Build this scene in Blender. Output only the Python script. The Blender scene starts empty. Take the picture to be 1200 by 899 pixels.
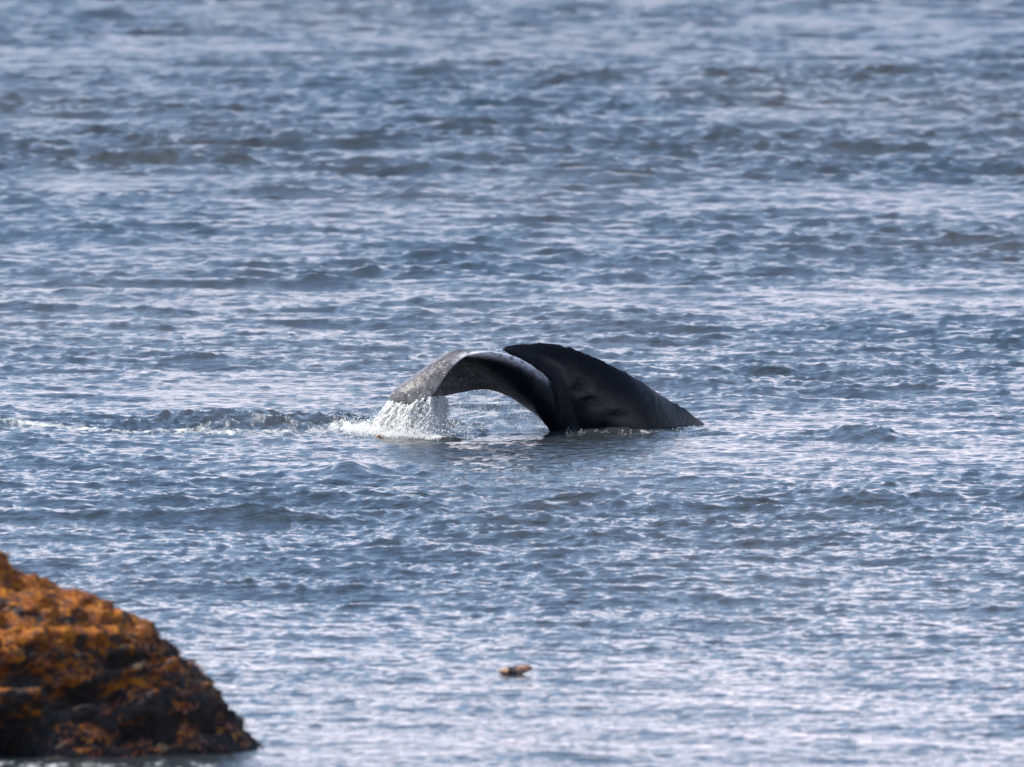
import bpy, math, random
import numpy as np
from mathutils import Vector, Matrix, noise

random.seed(7)
rng = np.random.default_rng(7)
scene = bpy.context.scene
col = scene.collection

# ------------------------------------------------------------------ camera
LENS, SENSOR = 500.0, 36.0
FPX = 1200 * LENS / SENSOR            # focal length in photo pixels
PITCH = math.radians(3.11)
DW = 168.0                            # metres to the whale
CAM_H = DW * math.tan(PITCH + math.atan((505 - 449.5) / FPX))
cam_data = bpy.data.cameras.new('camera')
cam_data.lens = LENS
cam_data.sensor_width = SENSOR
cam_data.clip_start = 1.0
cam_data.clip_end = 20000.0
cam_data.dof.use_dof = True
cam_data.dof.focus_distance = DW
cam_data.dof.aperture_fstop = 3.6
cam = bpy.data.objects.new('camera', cam_data)
col.objects.link(cam)
cam.location = (0, 0, CAM_H)
cam.rotation_euler = (math.pi / 2 - PITCH, 0, 0)
scene.camera = cam

# ------------------------------------------------------------------ sky, sun
SUN_EL = math.radians(47)
SUN_AZ = math.radians(-84)            # 0 = along the view, negative = to the left
world = bpy.data.worlds.new('World')
scene.world = world
world.use_nodes = True
nt = world.node_tree
nt.nodes.clear()
N = nt.nodes.new
wout = N('ShaderNodeOutputWorld')
bg = N('ShaderNodeBackground')
bg.inputs['Strength'].default_value = 0.115
sky = N('ShaderNodeTexSky')
sky.sky_type = 'NISHITA'
sky.sun_disc = False
sky.sun_elevation = SUN_EL
sky.sun_rotation = SUN_AZ
sky.air_density = 1.0
sky.dust_density = 0.4
sky.ozone_density = 4.4
# broken cloud, spread evenly over the whole sky: direction projected on a cloud deck
tc = N('ShaderNodeTexCoord')
sep = N('ShaderNodeSeparateXYZ')
nt.links.new(tc.outputs['Generated'], sep.inputs[0])
zz = N('ShaderNodeMath'); zz.operation = 'MAXIMUM'; zz.inputs[1].default_value = 0.0
nt.links.new(sep.outputs['Z'], zz.inputs[0])
zp = N('ShaderNodeMath'); zp.operation = 'ADD'; zp.inputs[1].default_value = 0.12
nt.links.new(zz.outputs[0], zp.inputs[0])
dx = N('ShaderNodeMath'); dx.operation = 'DIVIDE'
dy = N('ShaderNodeMath'); dy.operation = 'DIVIDE'
nt.links.new(sep.outputs['X'], dx.inputs[0]); nt.links.new(zp.outputs[0], dx.inputs[1])
nt.links.new(sep.outputs['Y'], dy.inputs[0]); nt.links.new(zp.outputs[0], dy.inputs[1])
comb = N('ShaderNodeCombineXYZ')
nt.links.new(dx.outputs[0], comb.inputs[0]); nt.links.new(dy.outputs[0], comb.inputs[1])
cn = N('ShaderNodeTexNoise')
cn.inputs['Scale'].default_value = 1.5
cn.inputs['Detail'].default_value = 6.0
cn.inputs['Roughness'].default_value = 0.58
nt.links.new(comb.outputs[0], cn.inputs['Vector'])
cr = N('ShaderNodeValToRGB')
cr.color_ramp.elements[0].position = 0.515
cr.color_ramp.elements[1].position = 0.75
low = N('ShaderNodeMapRange')                # a far cloud deck closes up towards the horizon
low.inputs[1].default_value = 0.02; low.inputs[2].default_value = 0.20
low.inputs[3].default_value = 0.30; low.inputs[4].default_value = 0.0
nt.links.new(zz.outputs[0], low.inputs[0])
cadd = N('ShaderNodeMath'); cadd.operation = 'ADD'
nt.links.new(cn.outputs[0], cadd.inputs[0]); nt.links.new(low.outputs[0], cadd.inputs[1])
nt.links.new(cadd.outputs[0], cr.inputs[0])
mixc = N('ShaderNodeMix'); mixc.data_type = 'RGBA'
CLOUD_RGB = (9.1, 8.2, 9.2, 1)
mixc.inputs[7].default_value = CLOUD_RGB
nt.links.new(cr.outputs[0], mixc.inputs[0])
nt.links.new(sky.outputs[0], mixc.inputs[6])
nt.links.new(mixc.outputs[2], bg.inputs['Color'])
nt.links.new(bg.outputs[0], wout.inputs['Surface'])

sun_data = bpy.data.lights.new('sun', 'SUN')
sun_data.energy = 4.2
sun_data.angle = math.radians(0.6)
sun_data.color = (1.0, 0.93, 0.82)
sun = bpy.data.objects.new('sun', sun_data)
col.objects.link(sun)
sdir = Vector((math.sin(SUN_AZ) * math.cos(SUN_EL), math.cos(SUN_AZ) * math.cos(SUN_EL), math.sin(SUN_EL)))
sun.rotation_euler = sdir.to_track_quat('Z', 'Y').to_euler()
sun.location = (0, 150, 60)

vs = scene.view_settings
vs.view_transform = 'Standard'
vs.look = 'None'
vs.gamma = 1.0
vs.use_curve_mapping = False
vs.exposure = 1.0
scene.cycles.use_denoising = True
scene.cycles.max_bounces = 14
scene.cycles.diffuse_bounces = 8
scene.cycles.caustics_reflective = False
scene.cycles.caustics_refractive = False
scene.cycles.sample_clamp_indirect = 6.0

# ------------------------------------------------------------------ helpers
CP, SP = math.cos(PITCH), math.sin(PITCH)


def at(px, py, Y):
    """Photo pixel + distance from the camera (metres along the ground) -> point."""
    u = (px - 600) / FPX
    v = -(py - 449.5) / FPX
    d = (u, CP + v * SP, -SP + v * CP)
    t = Y / d[1]
    return Vector((d[0] * t, Y, CAM_H + d[2] * t))


def ground(px, py):
    """Photo pixel -> point on the still water."""
    u = (px - 600) / FPX
    v = -(py - 449.5) / FPX
    d = (u, CP + v * SP, -SP + v * CP)
    t = -CAM_H / d[2]
    return Vector((d[0] * t, d[1] * t, 0))


def pix_of(x, y):
    """Photo pixel of still-water points (numpy)."""
    dep = np.arctan2(CAM_H, np.maximum(y, 1.0))
    py = 449.5 + FPX * np.tan(dep - PITCH)
    depth = y * CP + CAM_H * SP
    return 600 + FPX * x / np.maximum(depth, 1.0), py


def mesh_np(name, co, faces, smooth=True):
    me = bpy.data.meshes.new(name)
    co = np.ascontiguousarray(co, dtype=np.float32)
    faces = np.ascontiguousarray(faces, dtype=np.int32)
    nf, k = faces.shape
    me.vertices.add(len(co)); me.vertices.foreach_set('co', co.ravel())
    me.loops.add(nf * k); me.loops.foreach_set('vertex_index', faces.ravel())
    me.polygons.add(nf)
    me.polygons.foreach_set('loop_start', np.arange(0, nf * k, k, dtype=np.int32))
    me.polygons.foreach_set('loop_total', np.full(nf, k, dtype=np.int32))
    me.polygons.foreach_set('use_smooth', np.full(nf, smooth, dtype=bool))
    me.update(calc_edges=True)
    me.validate()
    return me


def attr(me, name, vals):
    a = me.attributes.new(name, 'FLOAT', 'POINT')
    a.data.foreach_set('value', np.ascontiguousarray(vals, dtype=np.float32).ravel())


def link(name, me, mat, parent=None, **props):
    o = bpy.data.objects.new(name, me)
    col.objects.link(o)
    if mat is not None and not me.materials:
        me.materials.append(mat)
    if parent is not None:
        o.parent = parent
    for k, v in props.items():
        o[k] = v
    return o


class Mat:
    def __init__(self, name):
        self.m = bpy.data.materials.new(name)
        self.m.use_nodes = True
        self.t = self.m.node_tree
        self.b = self.t.nodes['Principled BSDF']
        self.o = self.t.nodes['Material Output']

    def n(self, kind, **kw):
        nd = self.t.nodes.new(kind)
        for k, v in kw.items():
            if hasattr(nd, k):
                setattr(nd, k, v)
        return nd

    def l(self, a, b):
        self.t.links.new(a, b)

    def noise(self, vec, scale, detail=4, rough=0.55):
        nd = self.n('ShaderNodeTexNoise')
        nd.inputs['Scale'].default_value = scale
        nd.inputs['Detail'].default_value = detail
        nd.inputs['Roughness'].default_value = rough
        if vec is not None:
            self.l(vec, nd.inputs['Vector'])
        return nd.outputs[0]

    def ramp(self, fac, *stops):
        nd = self.n('ShaderNodeValToRGB')
        e = nd.color_ramp.elements
        while len(e) < len(stops):
            e.new(0.5)
        for el, (p, c) in zip(e, stops):
            el.position = p
            el.color = (*c, 1) if not isinstance(c, (int, float)) else (c, c, c, 1)
        self.l(fac, nd.inputs[0])
        return nd.outputs[0]

    def math(self, op, a, b=None):
        nd = self.n('ShaderNodeMath', operation=op)
        for i, v in enumerate((a, b)):
            if v is None:
                continue
            if isinstance(v, (int, float)):
                nd.inputs[i].default_value = v
            else:
                self.l(v, nd.inputs[i])
        return nd.outputs[0]

    def mix(self, fac, a, b):
        nd = self.n('ShaderNodeMix', data_type='RGBA')
        for sock, v in ((nd.inputs[0], fac), (nd.inputs[6], a), (nd.inputs[7], b)):
            if isinstance(v, (int, float)):
                sock.default_value = v
            elif isinstance(v, tuple):
                sock.default_value = (*v, 1)
            else:
                self.l(v, sock)
        return nd.outputs[2]

    def attrib(self, name):
        nd = self.n('ShaderNodeAttribute', attribute_name=name)
        return nd.outputs['Fac']

    def coord(self, which='Object'):
        return self.n('ShaderNodeTexCoord').outputs[which]

    def mapped(self, vec, scale):
        nd = self.n('ShaderNodeMapping')
        nd.inputs['Scale'].default_value = scale
        self.l(vec, nd.inputs['Vector'])
        return nd.outputs[0]

    def bump(self, height, strength, dist, normal=None):
        nd = self.n('ShaderNodeBump')
        nd.inputs['Strength'].default_value = strength
        nd.inputs['Distance'].default_value = dist
        self.l(height, nd.inputs['Height'])
        if normal is not None:
            self.l(normal, nd.inputs['Normal'])
        return nd.outputs[0]


# ------------------------------------------------------------------ the sea
def tile(n, size, lam_min, lam_max, power, theta, spread, seed):
    """Periodic wave field: height (rms slope 1) and sideways crest-sharpening shift."""
    r = np.random.default_rng(seed)
    k1 = np.fft.fftfreq(n, size / n) * 2 * np.pi
    kx, ky = np.meshgrid(k1, k1, indexing='xy')
    k = np.hypot(kx, ky); k[0, 0] = 1e-6
    lam = 2 * np.pi / k
    band = np.clip((lam - lam_min * 0.7) / (lam_min * 0.6), 0, 1) * np.clip((lam_max * 1.4 - lam) / (lam_max * 0.8), 0, 1)
    c = (kx * math.cos(theta) + ky * math.sin(theta)) / k
    direc = np.abs(c) ** spread + 0.06
    a = np.where(band > 0, band * k ** (-power) * direc, 0)
    H = (r.normal(size=(n, n)) + 1j * r.normal(size=(n, n))) * a
    H[0, 0] = 0
    h = np.fft.ifft2(H).real
    sx = np.fft.ifft2(1j * kx * np.fft.fft2(h)).real
    sy = np.fft.ifft2(1j * ky * np.fft.fft2(h)).real
    s = math.sqrt((sx ** 2 + sy ** 2).mean())
    h /= s
    Hf = np.fft.fft2(h)
    ex = np.fft.ifft2(-1j * kx / k * Hf).real
    ey = np.fft.ifft2(-1j * ky / k * Hf).real
    return h, ex, ey, size


def sample(f, size, x, y):
    n = f.shape[0]
    u = x / size * n; v = y / size * n
    iu = np.floor(u).astype(np.int64); iv = np.floor(v).astype(np.int64)
    fu = u - iu; fv = v - iv
    i0 = iu % n; i1 = (iu + 1) % n; j0 = iv % n; j1 = (iv + 1) % n
    return ((f[j0, i0] * (1 - fu) + f[j0, i1] * fu) * (1 - fv) + (f[j1, i0] * (1 - fu) + f[j1, i1] * fu) * fv)


def smooth_line(pts, x):
    p = np.array(pts, float)
    return np.interp(x, p[:, 0], p[:, 1])


def sstep(a, b, x):
    t = np.clip((x - a) / (b - a), 0, 1)
    return t * t * (3 - 2 * t)


# rows: even in the picture's rows where the sea is seen, growing far apart outside
rows_py = np.linspace(935, -70, 1520)
dep = PITCH + np.arctan((rows_py - 449.5) / FPX)
Yv = CAM_H / np.tan(dep)
near = np.concatenate([np.linspace(-600, 60, 12), np.linspace(70, Yv[0] - 0.4, 45)])
far = Yv[-1] * np.geomspace(1.004, 40, 160)
Yall = np.concatenate([near, Yv, far])
uu = np.linspace(-0.045, 0.045, 520)
side = 0.045 + np.cumsum(0.00018 * 1.045 ** np.arange(1, 131))
Uall = np.concatenate([-side[::-1], uu, side])
scaleY = np.maximum(Yall, 95.0)
U, YY = np.meshgrid(Uall, Yall)
X = U * scaleY[:, None]
Yg = YY.copy()
dYrow = np.gradient(Yall)[:, None] * np.ones_like(X)
dXcol = np.gradient(Uall)[None, :] * scaleY[:, None]
spac = np.maximum(dYrow, dXcol)

T1 = tile(512, 53.0, 0.8, 4.5, 1.9, math.radians(72), 0.8, 11)
T2 = tile(512, 17.3, 0.25, 1.0, 1.5, math.radians(66), 0.7, 12)
T3 = tile(512, 6.1, 0.10, 0.4, 1.5, math.radians(82), 0.7, 13)
TG = tile(256, 190.0, 10.0, 60.0, 1.2, math.radians(90), 0.6, 14)     # gusts

px, py = pix_of(X, Yg)
gust = sample(TG[0], TG[3], X * 2.2, Yg)
gust = gust / gust.std()
# wind roughness by distance: slick inshore water, rougher belts offshore
belt = smooth_line([(-60, 1.2), (20, 1.25), (40, 0.95), (65, 0.9), (95, 1.5), (200, 1.45), (250, 1.0), (330, 0.9), (430, 0.85),
                    (500, 0.8), (560, 0.78), (640, 0.92), (690, 0.8), (760, 0.55), (899, 0.36), (935, 0.36)], py)
rough = np.clip(belt * (1 + 0.22 * gust), 0.3, 2.0)

# disturbed water along the wake and round the flukes (in still-water metres)
trail = smooth_line([(-80, 489), (0, 493), (60, 497), (130, 502), (200, 500), (270, 503), (330, 504), (400, 500), (480, 505), (520, 508), (560, 512)], px)
wake_in = sstep(-60, 180, px) * (1 - sstep(520, 600, px)) * (px > -60)
wake = np.exp(-((py - (trail - 4)) / 9.0) ** 2) * wake_in
ridge = np.exp(-((py - smooth_line([(140, 494), (200, 494), (300, 495), (380, 495), (440, 500), (540, 508)], px)) / 4.5) ** 2) \
    * sstep(130, 200, px) * (1 - sstep(500, 560, px))
right = np.exp(-((py - smooth_line([(640, 509), (820, 507), (900, 514), (1000, 512), (1080, 517)], px)) / 4.0) ** 2) * sstep(640, 700, px) * (1 - sstep(1020, 1100, px))
humpR = np.exp(-((py - 511) / 4.0) ** 2 - ((px - 1010) / 38) ** 2)
humpL = np.exp(-((py - 494) / 4.0) ** 2 - ((px - 615) / 45) ** 2)
humpA = np.exp(-((py - 556) / 4.0) ** 2 - ((px - 412) / 30) ** 2)
stir = np.clip(wake * 1.1 + right * 0.9 + humpR * 0.6, 0, 1.4)

fade1 = np.clip(1.6 / np.maximum(spac, 1e-3) - 0.8, 0, 1)
fade2 = np.clip(0.7 / np.maximum(spac, 1e-3) - 0.8, 0, 1)
fade3 = np.clip(0.26 / np.maximum(spac, 1e-3) - 0.8, 0, 1)
A1 = smooth_line([(100, 0.060), (130, 0.070), (168, 0.078), (230, 0.105), (340, 0.115)], Yg) * np.clip(rough, 0.5, 1.5) * fade1
A2 = smooth_line([(100, 0.11), (150, 0.13), (220, 0.16), (340, 0.20)], Yg) * rough * (1 + 1.0 * stir) * fade2
A3 = 0.210 * rough * (1 + 2.2 * stir) * fade3
Z = np.zeros_like(X); DX = np.zeros_like(X); DY = np.zeros_like(X)
for (h, ex, ey, L), A, chop in ((T1, A1, 1.35), (T2, A2, 1.0), (T3, A3, 0.7)):
    Z += A * sample(h, L, X, Yg)
    DX -= chop * A * sample(ex, L, X, Yg)
    DY -= chop * A * sample(ey, L, X, Yg)
Z += 0.07 * ridge + 0.035 * right + 0.10 * humpR + 0.12 * humpL + 0.15 * humpA
foam = np.exp(-((py - smooth_line([(-80, 488), (0, 493), (60, 497), (130, 502), (200, 504), (270, 509), (330, 509), (400, 502), (480, 507), (560, 513)], px))
                / smooth_line([(-80, 5), (130, 7), (300, 9), (420, 10), (480, 8), (560, 4)], px)) ** 2)
foam *= smooth_line([(-80, 0.60), (0, 0.66), (150, 0.68), (250, 0.64), (330, 0.63), (400, 0.66), (440, 0.68), (470, 0.72), (515, 0.76), (540, 0.52), (590, 0.0)], px)
foam += 0.40 * np.exp(-((py - 497) / 5) ** 2) * sstep(160, 260, px) * (1 - sstep(320, 390, px))
foam += 0.54 * np.exp(-((py - 508.0) / 2.6) ** 2) * sstep(640, 670, px) * (1 - sstep(850, 900, px))
foam += 0.44 * np.exp(-((py - 512) / 3.5) ** 2) * sstep(840, 900, px) * (1 - sstep(980, 1040, px))
foam += 0.56 * sstep(882, 895, py) * (1 - sstep(240, 330, px)) * (py < 940)     # wash along the rock's foot
foam = np.clip(foam, 0, 1.2)

co = np.stack([X + DX, Yg + DY, Z], -1).reshape(-1, 3)
nr, nc = X.shape
idx = np.arange(nr * nc).reshape(nr, nc)
faces = np.stack([idx[:-1, :-1], idx[:-1, 1:], idx[1:, 1:], idx[1:, :-1]], -1).reshape(-1, 4)

wm = Mat('sea_water')
P = wm.coord('Object')
f_attr = wm.attrib('foam')
fn = wm.noise(wm.mapped(P, (5.5, 1.7, 2.0)), 1.0, 8, 0.76)
fmask = wm.math('ADD', fn, wm.math('SUBTRACT', f_attr, 1.06))
fmask = wm.math('MULTIPLY', fmask, 6.5)
fcl = wm.n('ShaderNodeClamp'); wm.l(fmask, fcl.inputs[0]); fmask = fcl.outputs[0]
murk = wm.ramp(wm.noise(wm.mapped(P, (0.12, 0.02, 1)), 1.0, 3), (0.38, (0.016, 0.025, 0.032)), (0.66, (0.034, 0.034, 0.030)))
wm.l(wm.mix(fmask, murk, (0.50, 0.52, 0.52)), wm.b.inputs['Base Color'])
rn = wm.n('ShaderNodeMapRange')
wm.l(fmask, rn.inputs[0]); wm.l(wm.attrib('ripple'), rn.inputs[3]); rn.inputs[4].default_value = 0.75
wm.l(rn.outputs[0], wm.b.inputs['Roughness'])
wm.b.inputs['IOR'].default_value = 1.333
b1 = wm.bump(wm.noise(wm.mapped(P, (3.2, 5.0, 4.0)), 1.0, 3, 0.5), 1.0, 0.040)
b2 = wm.bump(wm.noise(wm.mapped(P, (10.0, 16.0, 12.0)), 1.0, 2, 0.5), 1.0, 0.013, b1)
b3 = wm.bump(fmask, 0.6, 0.02, b2)
wm.l(b3, wm.b.inputs['Normal'])
sea_me = mesh_np('sea', co, faces)
attr(sea_me, 'foam', foam)
# capillary ripples too fine to mesh: rougher in the windy belts offshore
attr(sea_me, 'ripple', smooth_line([(60, 0.05), (130, 0.06), (170, 0.10), (210, 0.17), (260, 0.22), (340, 0.24), (2000, 0.35)], Yg) + 0.28 * (1 - fade1))
sea = link('sea', sea_me, wm.m, kind='structure', label='choppy blue grey sea with pale slick water inshore', category='sea')


# ------------------------------------------------------------------ the whale's flukes
def catmull(pts, n):
    p = np.array(pts, float)
    d = np.r_[0, np.cumsum(np.linalg.norm(np.diff(p, axis=0), axis=1) ** 0.5 + 1e-6)]
    return p, d


def hermite(vals, t, tq):
    """Smooth interpolation of rows of vals at knots t."""
    vals = np.asarray(vals, float)
    m = np.gradient(vals, t, axis=0)
    i = np.clip(np.searchsorted(t, tq) - 1, 0, len(t) - 2)
    h = (t[i + 1] - t[i])[:, None]
    s = ((tq - t[i]) / (t[i + 1] - t[i]))[:, None]
    h00 = 2 * s ** 3 - 3 * s ** 2 + 1; h10 = s ** 3 - 2 * s ** 2 + s
    h01 = -2 * s ** 3 + 3 * s ** 2; h11 = s ** 3 - s ** 2
    return h00 * vals[i] + h10 * h * m[i] + h01 * vals[i + 1] + h11 * h * m[i + 1]


# each station across the span: trailing edge, mid chord, leading edge (pixel x, pixel y, metres beyond DW), thickness
ST = [
    # trailing            middle               leading            thick
    ((458, 469, -0.62), (456, 467, -0.55), (454, 467, -0.48), 0.02),
    ((476, 474, -0.84), (463, 459, -0.62), (466, 471, -0.35), 0.04),
    ((492, 473, -0.93), (473, 451, -0.62), (482, 472, -0.22), 0.05),
    ((505, 466, -0.95), (488, 441, -0.58), (500, 470, -0.10), 0.06),
    ((519, 446, -0.87), (506, 430, -0.50), (522, 464, -0.02), 0.07),
    ((530, 431, -0.79), (521, 422, -0.42), (541, 460, 0.04), 0.08),
    ((542, 420, -0.71), (540, 417, -0.34), (557, 457, 0.08), 0.09),
    ((560, 414, -0.61), (563, 428, -0.27), (574, 457, 0.10), 0.11),
    ((582, 413, -0.50), (585, 437, -0.22), (595, 464, 0.11), 0.13),
    ((606, 419, -0.38), (606, 448, -0.20), (616, 477, 0.11), 0.16),
    ((624, 429, -0.28), (624, 462, -0.18), (636, 492, 0.12), 0.19),
    ((638, 441, -0.18), (640, 478, -0.16), (654, 511, 0.12), 0.22),
    ((618, 431, -0.04), (648, 478, -0.02), (668, 545, 0.19), 0.24),
    ((594, 413, 0.00), (654, 468, 0.03), (690, 565, 0.27), 0.24),
    ((589, 408, 0.03), (660, 462, 0.08), (706, 572, 0.33), 0.22),
    ((606, 404, 0.05), (672, 462, 0.11), (722, 570, 0.37), 0.20),
    ((636, 402, 0.03), (690, 464, 0.10), (740, 566, 0.37), 0.17),
    ((664, 407, 0.04), (708, 468, 0.11), (756, 556, 0.37), 0.15),
    ((692, 417, 0.09), (728, 474, 0.16), (772, 548, 0.40), 0.13),
    ((722, 431, 0.23), (750, 481, 0.28), (788, 540, 0.50), 0.11),
    ((752, 448, 0.48), (773, 488, 0.51), (804, 530, 0.70), 0.09),
    ((780, 467, 0.78), (794, 494, 0.81), (816, 520, 0.96), 0.07),
    ((806, 482, 1.07), (812, 499, 1.09), (826, 510, 1.21), 0.045),
    ((828, 499, 1.40), (829, 501, 1.41), (831, 503, 1.42), 0.02),
]
ns, nch = 260, 44
tr = np.array([at(*s[0][:2], DW + s[0][2]) for s in ST])
mi = np.array([at(*s[1][:2], DW + s[1][2]) for s in ST])
le = np.array([at(*s[2][:2], DW + s[2][2]) for s in ST])
th = np.array([[s[3]] for s in ST])
# the notch: the free edge folds back over itself, but the skin below it runs on smoothly
tb = tr.copy()
for k_, (a_, b_) in {12: (642, 433), 13: (646, 425), 14: (650, 418), 15: (655, 412), 16: (660, 407)}.items():
    tb[k_] = at(a_, b_, DW + ST[k_][0][2])
tk = np.r_[0, np.cumsum(np.linalg.norm(np.diff(tr + mi + le, axis=0), axis=1) / 3 + 0.03)]
tq = np.linspace(0, tk[-1], ns)
trq, miq, leq, thq, tbq = (hermite(v, tk, tq) for v in (tr, mi, le, th, tb))
flap = trq - tbq
# knobbly trailing edge
kn = np.array([noise.fractal(Vector((t * 7.0, 3.1, 0)), 1.0, 2.0, 3) for t in tq])
kn2 = np.array([noise.noise(Vector((t * 17.0, 9.1, 0))) for t in tq])
edge_amp = np.clip((tq - tk[15]) / 0.3, 0, 1) * np.clip((tk[-1] - tq) / 0.3, 0, 1)
trq += (leq - trq) / np.linalg.norm(leq - trq, axis=1)[:, None] * ((0.030 * kn + 0.018 * kn2) * (0.35 + edge_amp))[:, None] * np.clip((tk[-1] - tq) / 0.2, 0, 1)[:, None]
c = np.linspace(0, 1, nch)
c = 0.5 - 0.5 * np.cos(np.pi * c)
# chord curve through the three rails
q0, q1, q2 = 2 * (c - 0.5) * (c - 1), 4 * c * (1 - c), 2 * c * (c - 0.5)
S = (trq - flap)[:, None, :] * q0[None, :, None] + miq[:, None, :] * q1[None, :, None] + leq[:, None, :] * q2[None, :, None]
S += flap[:, None, :] * ((1 - np.clip(c / 0.30, 0, 1)) ** 2)[None, :, None]
du = np.gradient(S, axis=0); dv = np.gradient(S, axis=1)
nrm = np.cross(du, dv); nrm /= np.linalg.norm(nrm, axis=2)[..., None] + 1e-9
for _ in range(3):
    nrm[1:-1] = (nrm[:-2] + nrm[1:-1] * 2 + nrm[2:]) / 4
    nrm /= np.linalg.norm(nrm, axis=2)[..., None] + 1e-9
prof = 0.06 + 0.94 * (np.sin(np.pi * c ** 0.75)) ** 0.8
prof[0] = prof[-1] = 0.0
tt = thq * prof[None, :] * 0.5
S2 = np.concatenate([S + nrm * tt[..., None], (S - nrm * tt[..., None])[:, ::-1][:, 1:-1]], axis=1)
ring = S2.shape[1]
wi = np.arange(ns * ring).reshape(ns, ring)
wf = np.stack([wi[:-1], np.roll(wi, -1, 1)[:-1], np.roll(wi, -1, 1)[1:], wi[1:]], -1).reshape(-1, 4)
wco = S2.reshape(-1, 3).copy()
Wme = mesh_np('whale', wco, wf)
cc = np.concatenate([c, c[::-1][1:-1]])
ssn = np.interp(tq, tk, np.arange(len(ST)))
SS, CC = np.meshgrid(ssn, cc, indexing='ij')
attr(Wme, 'span', SS)
attr(Wme, 'chord', CC)
# pale scarred skin, with a highlight painted on the drooping lobe's trailing edge and sky sheen painted over its tip half; a pale smear under the other lobe
rim = np.exp(-(CC / 0.10) ** 2) * sstep(4.5, 6.5, SS) * (1 - sstep(11, 12.5, SS))
outer_scuff_sheen = (1 - sstep(4.6, 7.2, SS)) * 0.80  # scuffs plus the lit upper face's grey sheen, put into the colour
patchL = np.exp(-((SS - 6.6) / 1.6) ** 2 - ((CC - 0.72) / 0.3) ** 2) * 0.75
attr(Wme, 'pale', np.clip(np.maximum(np.maximum(rim, outer_scuff_sheen), patchL), 0, 1))
attr(Wme, 'rim', np.exp(-(CC / 0.08) ** 2) * sstep(4.5, 6.5, SS) * (1 - sstep(9.0, 11.6, SS)))
smear = np.exp(-(((SS - 16.2) - (CC - 0.45) * 6.0) / 1.5) ** 2) * np.clip(np.sin(np.pi * np.clip((CC - 0.14) / 0.7, 0, 1)), 0, 1)
attr(Wme, 'smear', smear)

hm = Mat('whale_skin')
P = hm.coord('Object')
pale = hm.attrib('pale'); sm_ = hm.attrib('smear')
nA = hm.noise(P, 9.0, 6, 0.65)
nB = hm.noise(P, 38.0, 3, 0.6)
base = hm.mix(hm.ramp(nA, (0.35, 0.0), (0.7, 1.0)), (0.003, 0.004, 0.007), (0.006, 0.007, 0.011))
sfac = hm.math('MULTIPLY', sm_, hm.ramp(hm.noise(hm.mapped(P, (3.0, 3.0, 6.0)), 1.0, 5, 0.6), (0.33, 0.0), (0.60, 1.0)))
base = hm.mix(sfac, base, (0.11, 0.092, 0.085))
pf = hm.math('MULTIPLY', pale, hm.ramp(nA, (0.28, 0.25), (0.62, 1.0)))
base = hm.mix(pf, base, (0.17, 0.165, 0.175))
spk = hm.math('MULTIPLY', hm.ramp(nB, (0.60, 0.0), (0.70, 1.0)), pale)
base = hm.mix(spk, base, (0.62, 0.62, 0.62))
rim_shine_fac = hm.math('MULTIPLY', hm.attrib('rim'), hm.ramp(hm.noise(P, 16.0, 5, 0.7), (0.36, 0.0), (0.50, 1.0)))
base = hm.mix(rim_shine_fac, base, (0.68, 0.68, 0.70))  # bright edge highlight painted into the scuffed skin colour
hm.l(base, hm.b.inputs['Base Color'])
hm.b.inputs['Roughness'].default_value = 0.24
hm.b.inputs['Specular IOR Level'].default_value = 0.12
hm.b.inputs['IOR'].default_value = 1.38
hb = hm.bump(nB, 0.5, 0.006)
hm.l(hm.bump(nA, 0.6, 0.02, hb), hm.b.inputs['Normal'])
whale = link('whale', Wme, hm.m, label='black whale tail flukes arching out of the water, one lobe dripping', category='whale')


# ------------------------------------------------------------------ falling water and spray
def ico_unit():
    import bmesh
    bm = bmesh.new()
    bmesh.ops.create_icosphere(bm, subdivisions=1, radius=1)
    v = np.array([p.co for p in bm.verts]); f = np.array([[q.index for q in p.verts] for p in bm.faces])
    bm.free()
    return v, f


IV, IF = ico_unit()
OV = np.array([(1, 0, 0), (-1, 0, 0), (0, 1, 0), (0, -1, 0), (0, 0, 1), (0, 0, -1)], float)
OF = np.array([(0, 2, 4), (2, 1, 4), (1, 3, 4), (3, 0, 4), (2, 0, 5), (1, 2, 5), (3, 1, 5), (0, 3, 5)])


def ropes(list_of_paths):
    V, F, n0 = [], [], 0
    na = 7
    for path, rads in list_of_paths:
        m = len(path)
        a = np.linspace(0, 2 * math.pi, na, endpoint=False)
        ringv = np.stack([np.cos(a), np.sin(a), np.zeros(na)], -1)
        v = path[:, None, :] + ringv[None] * rads[:, None, None] * (1 + 0.35 * rng.normal(size=(m, na, 1)))
        ii = n0 + np.arange(m * na).reshape(m, na)
        r1 = np.roll(ii, -1, 1)
        f = np.concatenate([np.stack([ii[:-1], r1[:-1], r1[1:]], -1).reshape(-1, 3), np.stack([ii[:-1], r1[1:], ii[1:]], -1).reshape(-1, 3)])
        V.append(v.reshape(-1, 3)); F.append(f); n0 += m * na
    return np.concatenate(V), np.concatenate(F)


def drops(name, pts, sizes, stretch, mat, extra=None, **props):
    n = len(pts)
    IV, IF = OV, OF
    r = np.random.default_rng(len(name) + n)
    jit = 1 + 0.25 * r.normal(size=(n, len(IV), 1))
    v = IV[None] * jit * sizes[:, None, None]
    v[:, :, 2] *= stretch[:, None]
    v[:, :, 0] += v[:, :, 2] * r.normal(0, 0.12, size=(n, 1))
    v = v + pts[:, None, :]
    f = IF[None] + (np.arange(n) * len(IV))[:, None, None]
    v = v.reshape(-1, 3); f = f.reshape(-1, 3)
    if extra is not None:
        f = np.concatenate([f, extra[1] + len(v)]); v = np.concatenate([v, extra[0]])
    me = mesh_np(name, v, f)
    return link(name, me, mat, **props)


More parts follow.
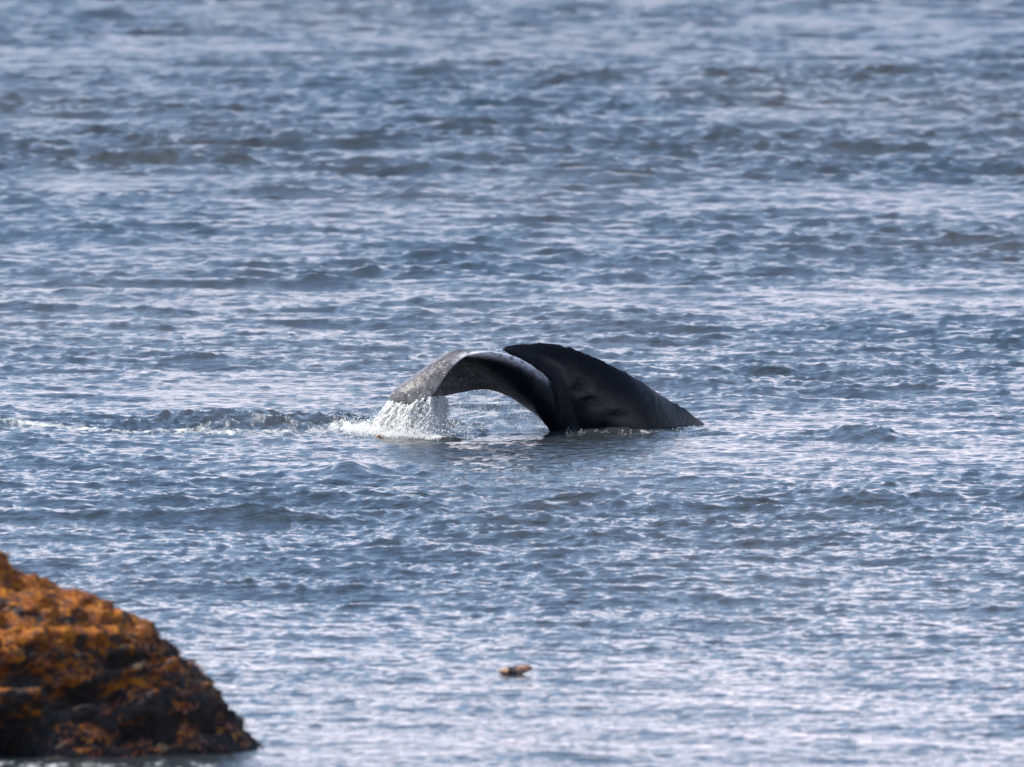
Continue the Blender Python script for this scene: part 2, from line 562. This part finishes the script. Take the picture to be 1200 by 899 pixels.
fm = Mat('white_water')
fm.b.inputs['Base Color'].default_value = (0.92, 0.93, 0.92, 1)
fm.b.inputs['Roughness'].default_value = 0.35
fm.b.inputs['IOR'].default_value = 1.33
trl = fm.n('ShaderNodeBsdfTranslucent'); trl.inputs['Color'].default_value = (0.94, 0.95, 0.95, 1)
mx = fm.n('ShaderNodeMixShader'); mx.inputs[0].default_value = 0.55
fm.l(fm.b.outputs[0], mx.inputs[1]); fm.l(trl.outputs[0], mx.inputs[2]); fm.l(mx.outputs[0], fm.o.inputs['Surface'])

# curtain: water falling from the drooping lobe's lower rim
pts, sz, stc = [], [], []
rim_pts = [(456, 468, -0.55), (470, 468, -0.75), (488, 466, -0.86), (503, 463, -0.92), (516, 462, -0.55), (520, 464, -0.2)]
rp = np.array(rim_pts, float)
rk = np.linspace(0, 1, len(rp))
rope_list = []
streams = [(rng.random(), rng.uniform(0.5, 1.0)) for _ in range(110)]
for u, wgt in streams:
    p = [np.interp(u, rk, rp[:, k]) for k in range(3)]
    top = at(p[0] + rng.normal(0, 1.2), p[1], DW + p[2] + rng.normal(0, 0.05))
    wig = rng.random() * 9
    if rng.random() < 0.95:
        tt_ = np.linspace(0, 1, 26)
        hang = rng.uniform(0.45, 1.05); lean = rng.normal(0, 0.05)
        pth = np.stack([top.x - 0.10 * tt_ * (1.2 - u) + lean * tt_ ** 2 + 0.03 * np.sin(wig + 7 * tt_) + rng.normal(0, 0.004, 26),
                        top.y + rng.normal(0, 0.006, 26), top.z * (1 - tt_ * hang) - 0.02], -1)
        rope_list.append((pth, rng.uniform(0.004, 0.014) * (0.6 + 0.9 * np.sin(2.6 * tt_ + 0.3)) * (1 + 0.2 * rng.normal(size=26))))
    nd = int(250 * wgt)
    for k in range(nd):
        t = rng.random() ** 0.8
        z = top.z * (1 - t) - 0.05
        sp = 0.010 + 0.07 * t ** 1.5
        pts.append((top.x - 0.10 * t * (1.2 - u) + 0.03 * math.sin(wig + 7 * t) + rng.normal(0, sp), top.y + rng.normal(0, sp * 1.5), z))
        sz.append(0.002 + 0.005 * rng.random() ** 2.5); stc.append(rng.uniform(1.3, 4.0) * (1 - 0.5 * t))
drops('falling_water', np.array(pts), np.array(sz), np.array(stc), fm.m, ropes(rope_list), kind='stuff',
      label='white water pouring off the drooping fluke lobe', category='water')

# churned mound at its foot
pts, sz, stc = [], [], []
for k in range(20000):
    a = rng.normal(480, 25); b = rng.normal(0, 1)
    if a < 395 or a > 528:
        continue
    g = ground(a, 503 + 4.2 * b)
    lump = max(0.0, noise.fractal(Vector((g.x * 2.4, g.y * 1.2, 1.7)), 1.0, 2.0, 3) + 0.35)
    top = 0.03 + 0.34 * lump * math.exp(-((a - 478) / 42) ** 2)
    pts.append((g.x, g.y, abs(rng.normal(0, 0.55)) * top)); sz.append(0.0025 + 0.006 * rng.random() ** 3); stc.append(rng.uniform(0.7, 1.3))
for k in range(5000):
    a = rng.normal(472, 34); g = ground(a, 506 + rng.normal(0, 3.5))
    lump = max(0.15, 0.6 + noise.fractal(Vector((g.x * 3.0, g.y * 1.5, 4.2)), 1.0, 2.0, 3))
    pts.append((g.x, g.y, abs(rng.normal(0, 0.085)) * lump)); sz.append(rng.uniform(0.003, 0.008)); stc.append(rng.uniform(0.8, 1.4))
drops('splash', np.array(pts), np.array(sz), np.array(stc), fm.m, kind='stuff',
      label='white churned splash where the dripping water lands', category='splash')

# fine drip veil under the arch and spray where the far lobe cuts the surface
pts, sz, stc = [], [], []
for k in range(1700):
    s = rng.uniform(4.2, 11.2)
    p = [np.interp(s, np.arange(len(ST)), [q[2][j] for q in ST]) for j in range(3)]
    top = at(p[0], p[1] + 1, DW + p[2])
    if top.z < 0.02:
        continue
    t = rng.random()
    pts.append((top.x + rng.normal(0, 0.02), top.y + rng.normal(0, 0.05), top.z * (1 - t)))
    sz.append(rng.uniform(0.0014, 0.003)); stc.append(rng.uniform(2, 6))
for k in range(900):
    a = rng.uniform(660, 850)
    if noise.noise(Vector((a * 0.07, 0.3, 1.1))) < rng.normal(0.05, 0.15):
        continue
    bb_ = 0; bb = smooth = np.interp(a, [660, 760, 830, 850], [508, 509, 502, 503])
    g = ground(a, bb + rng.normal(0, 1.2))
    pts.append((g.x, g.y, abs(rng.normal(0, 0.025)))); sz.append(0.0012 + 0.004 * rng.random() ** 3); stc.append(rng.uniform(0.8, 1.5))
film_glint = []  # white ropes modelled to stand in for the wet leading edge's glint
for a0, a1 in ((6.6, 8.2), (8.3, 9.6), (9.7, 11.3)):
    ss_ = np.linspace(a0, a1, 40)
    pth = np.array([at(*[np.interp(q, np.arange(len(ST)), [w[2][j] for w in ST]) + (0.7 if j == 1 else 0) for j in range(2)],
                       DW + np.interp(q, np.arange(len(ST)), [w[2][2] for w in ST])) for q in ss_])
    film_glint.append((pth + rng.normal(0, 0.002, pth.shape), 0.004 + 0.004 * rng.random(40)))
drops('spray', np.array(pts), np.array(sz), np.array(stc), fm.m, ropes(film_glint), kind='stuff',
      label='fine drops falling under the arched flukes and along their waterline', category='spray')


# ------------------------------------------------------------------ the shore rock
YR = 121.2
KR = YR / FPX
rc = at(-150, 885, YR)
prof_z = np.array([-90, 0, 35, 85, 110, 145, 160, 182, 205, 240, 285, 302]) * KR
prof_r = np.array([500, 458, 425, 395, 365, 330, 288, 262, 200, 150, 60, 0.5]) * KR
nth, nv = 520, 210
vz = np.linspace(-0.65, prof_z[-1] - 0.004, nv)
vr = np.interp(vz, prof_z, prof_r)
thv = np.linspace(0, 2 * math.pi, nth, endpoint=False)
rv = np.zeros((nv, nth, 3))
DEPTH = 0.44
cavs = [(-0.03, 0.30, 0.42, 0.20, 0.75), (0.80, 0.62, 0.35, 0.10, 0.28), (1.25, 0.28, 0.22, 0.12, 0.3), (1.75, 0.35, 0.30, 0.09, 0.25), (0.2, 0.80, 0.35, 0.06, 0.2), (1.15, 0.86, 0.28, 0.05, 0.18)]
for i in range(nv):
    z = vz[i]; r = vr[i]
    for j in range(nth):
        ct, st = math.cos(thv[j]), math.sin(thv[j])
        p = Vector((r * ct, r * DEPTH * st * (1.0 if st < 0 else 2.0), z))
        nx = Vector((ct * DEPTH, st, 0.55)).normalized()
        q = p + Vector((31.0, 7.0, 2.0))
        e = noise.fractal(q * 1.1, 1.0, 2.1, 3) * 0.10
        w = noise.voronoi(Vector((q.x * 4.2, q.y * 4.2, q.z * 6.5)))[0]
        e += (0.5 - w[0]) * 0.085 + (w[1] - w[0]) * 0.05
        w2 = noise.voronoi(q * 15)[0]
        e += (0.4 - w2[0]) * 0.045
        e += noise.fractal(q * 22.0, 1.0, 2.0, 2) * 0.012
        led = abs(((z + 0.10 * noise.noise(q * 1.4)) / 0.33) % 1.0 - 0.5) * 2
        e -= 0.08 * max(0, led - 0.72) / 0.28 * (0.5 + 0.5 * noise.noise(q * 2.3))
        if st < 0:
            xw = p.x + rc.x + 4.36
            for (cx, cz, wx, wz, dpt) in cavs:
                gg = math.exp(-((xw - cx) / wx) ** 4 - ((z - cz) / wz) ** 4)
                e -= dpt * gg
        fall = min(1.0, r / 0.35)
        rv[i, j] = p + nx * e * fall
ri = np.arange(nv * nth).reshape(nv, nth)
rf = np.stack([ri[:-1], np.roll(ri, -1, 1)[:-1], np.roll(ri, -1, 1)[1:], ri[1:]], -1).reshape(-1, 4)
rco = rv.reshape(-1, 3)
Rme = mesh_np('shore_rock', rco, rf)

rm = Mat('rock_with_algae')
P = rm.coord('Object')
n1 = rm.noise(rm.mapped(P, (1, 1, 1.6)), 4.2, 6, 0.68)
n2 = rm.noise(P, 11.0, 6, 0.65)
n3 = rm.noise(P, 45.0, 3, 0.6)
stone = rm.ramp(n2, (0.3, (0.010, 0.009, 0.009)), (0.55, (0.035, 0.028, 0.026)), (0.75, (0.085, 0.07, 0.065)))
alg = rm.ramp(n2, (0.32, (0.07, 0.020, 0.008)), (0.47, (0.24, 0.068, 0.010)), (0.60, (0.42, 0.155, 0.006)), (0.78, (0.17, 0.045, 0.020)))
sepz = rm.n('ShaderNodeSeparateXYZ'); rm.l(P, sepz.inputs[0])
hi = rm.n('ShaderNodeMapRange'); rm.l(sepz.outputs['Z'], hi.inputs[0])
hi.inputs[1].default_value = 0.1; hi.inputs[2].default_value = 1.7; hi.inputs[3].default_value = -0.08; hi.inputs[4].default_value = 0.17
cover = rm.ramp(rm.math('ADD', n1, hi.outputs[0]), (0.52, 0.0), (0.60, 1.0))
cover = rm.math('MULTIPLY', cover, rm.ramp(n3, (0.25, 0.3), (0.5, 1.0)))
rm.l(rm.mix(cover, stone, alg), rm.b.inputs['Base Color'])
rm.b.inputs['Roughness'].default_value = 0.75
rm.b.inputs['Specular IOR Level'].default_value = 0.2
rm.l(rm.bump(n3, 0.8, 0.02, rm.bump(n2, 0.7, 0.04)), rm.b.inputs['Normal'])
rock = link('shore_rock', Rme, rm.m, label='craggy dark rock covered in orange brown seaweed at the water', category='rock')
rock.location = rc

# tufts of rockweed, each a part of the rock
tones = [((0.48, 0.165, 0.010), (0.25, 0.072, 0.010)), ((0.32, 0.085, 0.012), (0.12, 0.034, 0.010)),
         ((0.26, 0.07, 0.030), (0.09, 0.026, 0.014)), ((0.14, 0.095, 0.035), (0.05, 0.035, 0.018)), ((0.58, 0.235, 0.014), (0.34, 0.11, 0.010))]
weed_mats = []
for k, (a, b) in enumerate(tones):
    m = Mat('rockweed_%d' % k)
    oi = m.n('ShaderNodeObjectInfo')
    nn = m.noise(m.coord('Object'), 26.0, 3, 0.6)
    f = m.math('ADD', m.math('MULTIPLY', oi.outputs['Random'], 0.5), m.math('MULTIPLY', nn, 0.5))
    m.l(m.mix(f, b, a), m.b.inputs['Base Color'])
    m.b.inputs['Roughness'].default_value = 0.5
    weed_mats.append(m.m)


def weed_mesh(name, seed, mat):
    r = random.Random(seed)
    V, F = [], []
    for k in range(60):
        ang = r.uniform(0, 2 * math.pi); rad = 0.075 * math.sqrt(r.random())
        base = Vector((rad * math.cos(ang), rad * math.sin(ang), -0.015))
        d = Vector((math.cos(ang) * 0.8 + r.gauss(0, 0.3), math.sin(ang) * 0.8 + r.gauss(0, 0.3) - 0.25, r.uniform(0.3, 1.0))).normalized()
        sidev = d.cross(Vector((0, 0, 1))).normalized()
        ln = r.uniform(0.025, 0.06); w = r.uniform(0.003, 0.006)
        p = base; i0 = len(V)
        for s in range(5):
            t = s / 4
            ww = w * (0.5 + 0.9 * t - 1.1 * t ** 3)
            V += [p - sidev * ww, p + sidev * ww + Vector((0, 0, 0.003))]
            d = (d + Vector((0, -0.18, -0.42))).normalized()
            p = p + d * ln / 4
        for s in range(4):
            q = i0 + 2 * s
            F.append((q, q + 1, q + 3, q + 2))
    me = bpy.data.meshes.new(name)
    me.from_pydata(V, [], F)
    me.polygons.foreach_set('use_smooth', [True] * len(F))
    me.materials.append(mat)
    return me


variants = [[weed_mesh('rockweed_tuft', 10 * a + b, weed_mats[a]) for b in range(3)] for a in range(len(tones))]
Rme.calc_loop_triangles()
rn_ = np.zeros(len(rco) * 3, dtype=np.float32); Rme.vertex_normals.foreach_get('vector', rn_)
rn_ = rn_.reshape(-1, 3)
cand = [k for k in range(len(rco)) if rco[k, 2] > 0.05 and rn_[k, 2] > 0.25 and rn_[k, 1] < 0.35
        and rco[k, 0] + rc.x > -4.5]
random.shuffle(cand)
placed = []
for k in cand:
    if len(placed) >= 280:
        break
    p = Vector(rco[k]); n = Vector(rn_[k])
    f = noise.fractal(Vector((p.x, p.y, p.z * 1.6)) * 3.6 + Vector((3, 1, 5)), 1.0, 2.0, 3)
    if f < 0.02 + 0.2 * (1 - p.z / 1.8):
        continue
    if any((p - q).length < 0.07 for q in placed):
        continue
    placed.append(p)
    hgt = p.z / 1.9 + 0.35 * noise.noise(p * 3.0)
    a = random.choices(range(5), weights=[1 + 2 * max(0, hgt), 1.6, 1.4 - min(1, max(0, hgt)), 1.0 - min(0.8, max(0, hgt)), 0.3 + 1.8 * max(0, hgt)])[0]
    o = bpy.data.objects.new('rockweed_tuft', random.choice(variants[a]))
    col.objects.link(o)
    o.parent = rock
    o.location = p
    z = n.slerp(Vector((0, 0, 1)), 0.2).normalized()
    x = Vector((1, 0, 0)); x = (x - z * x.dot(z)).normalized(); y = z.cross(x)
    R = Matrix((x, y, z)).transposed()
    o.rotation_euler = (R @ Matrix.Rotation(random.uniform(-0.9, 0.9), 3, 'Z')).to_euler()
    s = random.uniform(0.7, 1.35)
    o.scale = (s, s, s * random.uniform(0.7, 1.1))


# ------------------------------------------------------------------ floating bits
def sea_level(x, y):
    d = (co[:, 0] - x) ** 2 + (co[:, 1] - y) ** 2
    return float(co[np.argmin(d), 2])


def floating(name, g, length, rad, bend, mat, seed, yaw, **props):
    """A lumpy tapered stick of weed or wood lying in the surface."""
    nl, na = 30, 14
    V = []
    for i in range(nl):
        t = i / (nl - 1)
        x = (t - 0.5) * length
        zc = bend(t)
        rr = rad * (math.sin(math.pi * min(max(t, 0.02), 0.98)) ** 0.45)
        for j in range(na):
            a = 2 * math.pi * j / na
            k = 1 + 0.45 * noise.fractal(Vector((x * 14 + seed, math.cos(a) * 0.8, math.sin(a) * 0.8)), 1.0, 2.0, 3)
            V.append((x, rr * k * math.cos(a) * 1.2, zc + rr * k * math.sin(a)))
    ii = np.arange(nl * na).reshape(nl, na)
    F = [tuple(int(q) for q in r) for r in np.stack([ii[:-1], np.roll(ii, -1, 1)[:-1], np.roll(ii, -1, 1)[1:], ii[1:]], -1).reshape(-1, 4)]
    F += [tuple(int(q) for q in ii[0][::-1]), tuple(int(q) for q in ii[-1])]
    me = bpy.data.meshes.new(name)
    me.from_pydata(V, [], F)
    me.polygons.foreach_set('use_smooth', [True] * len(F))
    o = link(name, me, mat, **props)
    o.location = (g.x, g.y, sea_level(g.x, g.y) + 0.012)
    o.rotation_euler = (0, 0, yaw)
    return o


dm = Mat('driftwood')
P = dm.coord('Object')
dn = dm.noise(dm.mapped(P, (9, 20, 20)), 1.0, 5, 0.6)
sx = dm.n('ShaderNodeSeparateXYZ'); dm.l(P, sx.inputs[0])
band = dm.ramp(dm.math('ADD', dm.math('MULTIPLY', sx.outputs[0], 2.4), 0.5), (0.30, 0.0), (0.38, 1.0), (0.46, 1.0), (0.54, 0.0))
dn = dm.math('SUBTRACT', dn, dm.math('MULTIPLY', band, 0.25))
dm.l(dm.ramp(dn, (0.36, (0.02, 0.015, 0.014)), (0.46, (0.30, 0.16, 0.09)), (0.7, (0.50, 0.30, 0.19))), dm.b.inputs['Base Color'])
dm.b.inputs['Roughness'].default_value = 0.5
dm.l(dm.bump(dn, 0.6, 0.01), dm.b.inputs['Normal'])
floating('driftwood', ground(604, 789), 0.31, 0.043, lambda t: 0.012 + 0.045 * max(0, t - 0.35), dm.m, 4.0, 0.15,
         label='small tan and dark piece of driftwood floating on open water', category='driftwood')
km = Mat('kelp')
kn_ = km.noise(km.coord('Object'), 25, 3)
km.l(km.ramp(kn_, (0.3, (0.22, 0.09, 0.02)), (0.7, (0.45, 0.22, 0.05))), km.b.inputs['Base Color'])
km.b.inputs['Roughness'].default_value = 0.4
kp = floating('kelp_scrap', ground(446, 512), 0.13, 0.016, lambda t: 0.02 * math.sin(5 * t), km.m, 9.0, 0.3,
              label='scrap of yellow brown kelp floating in the white splash', category='kelp')
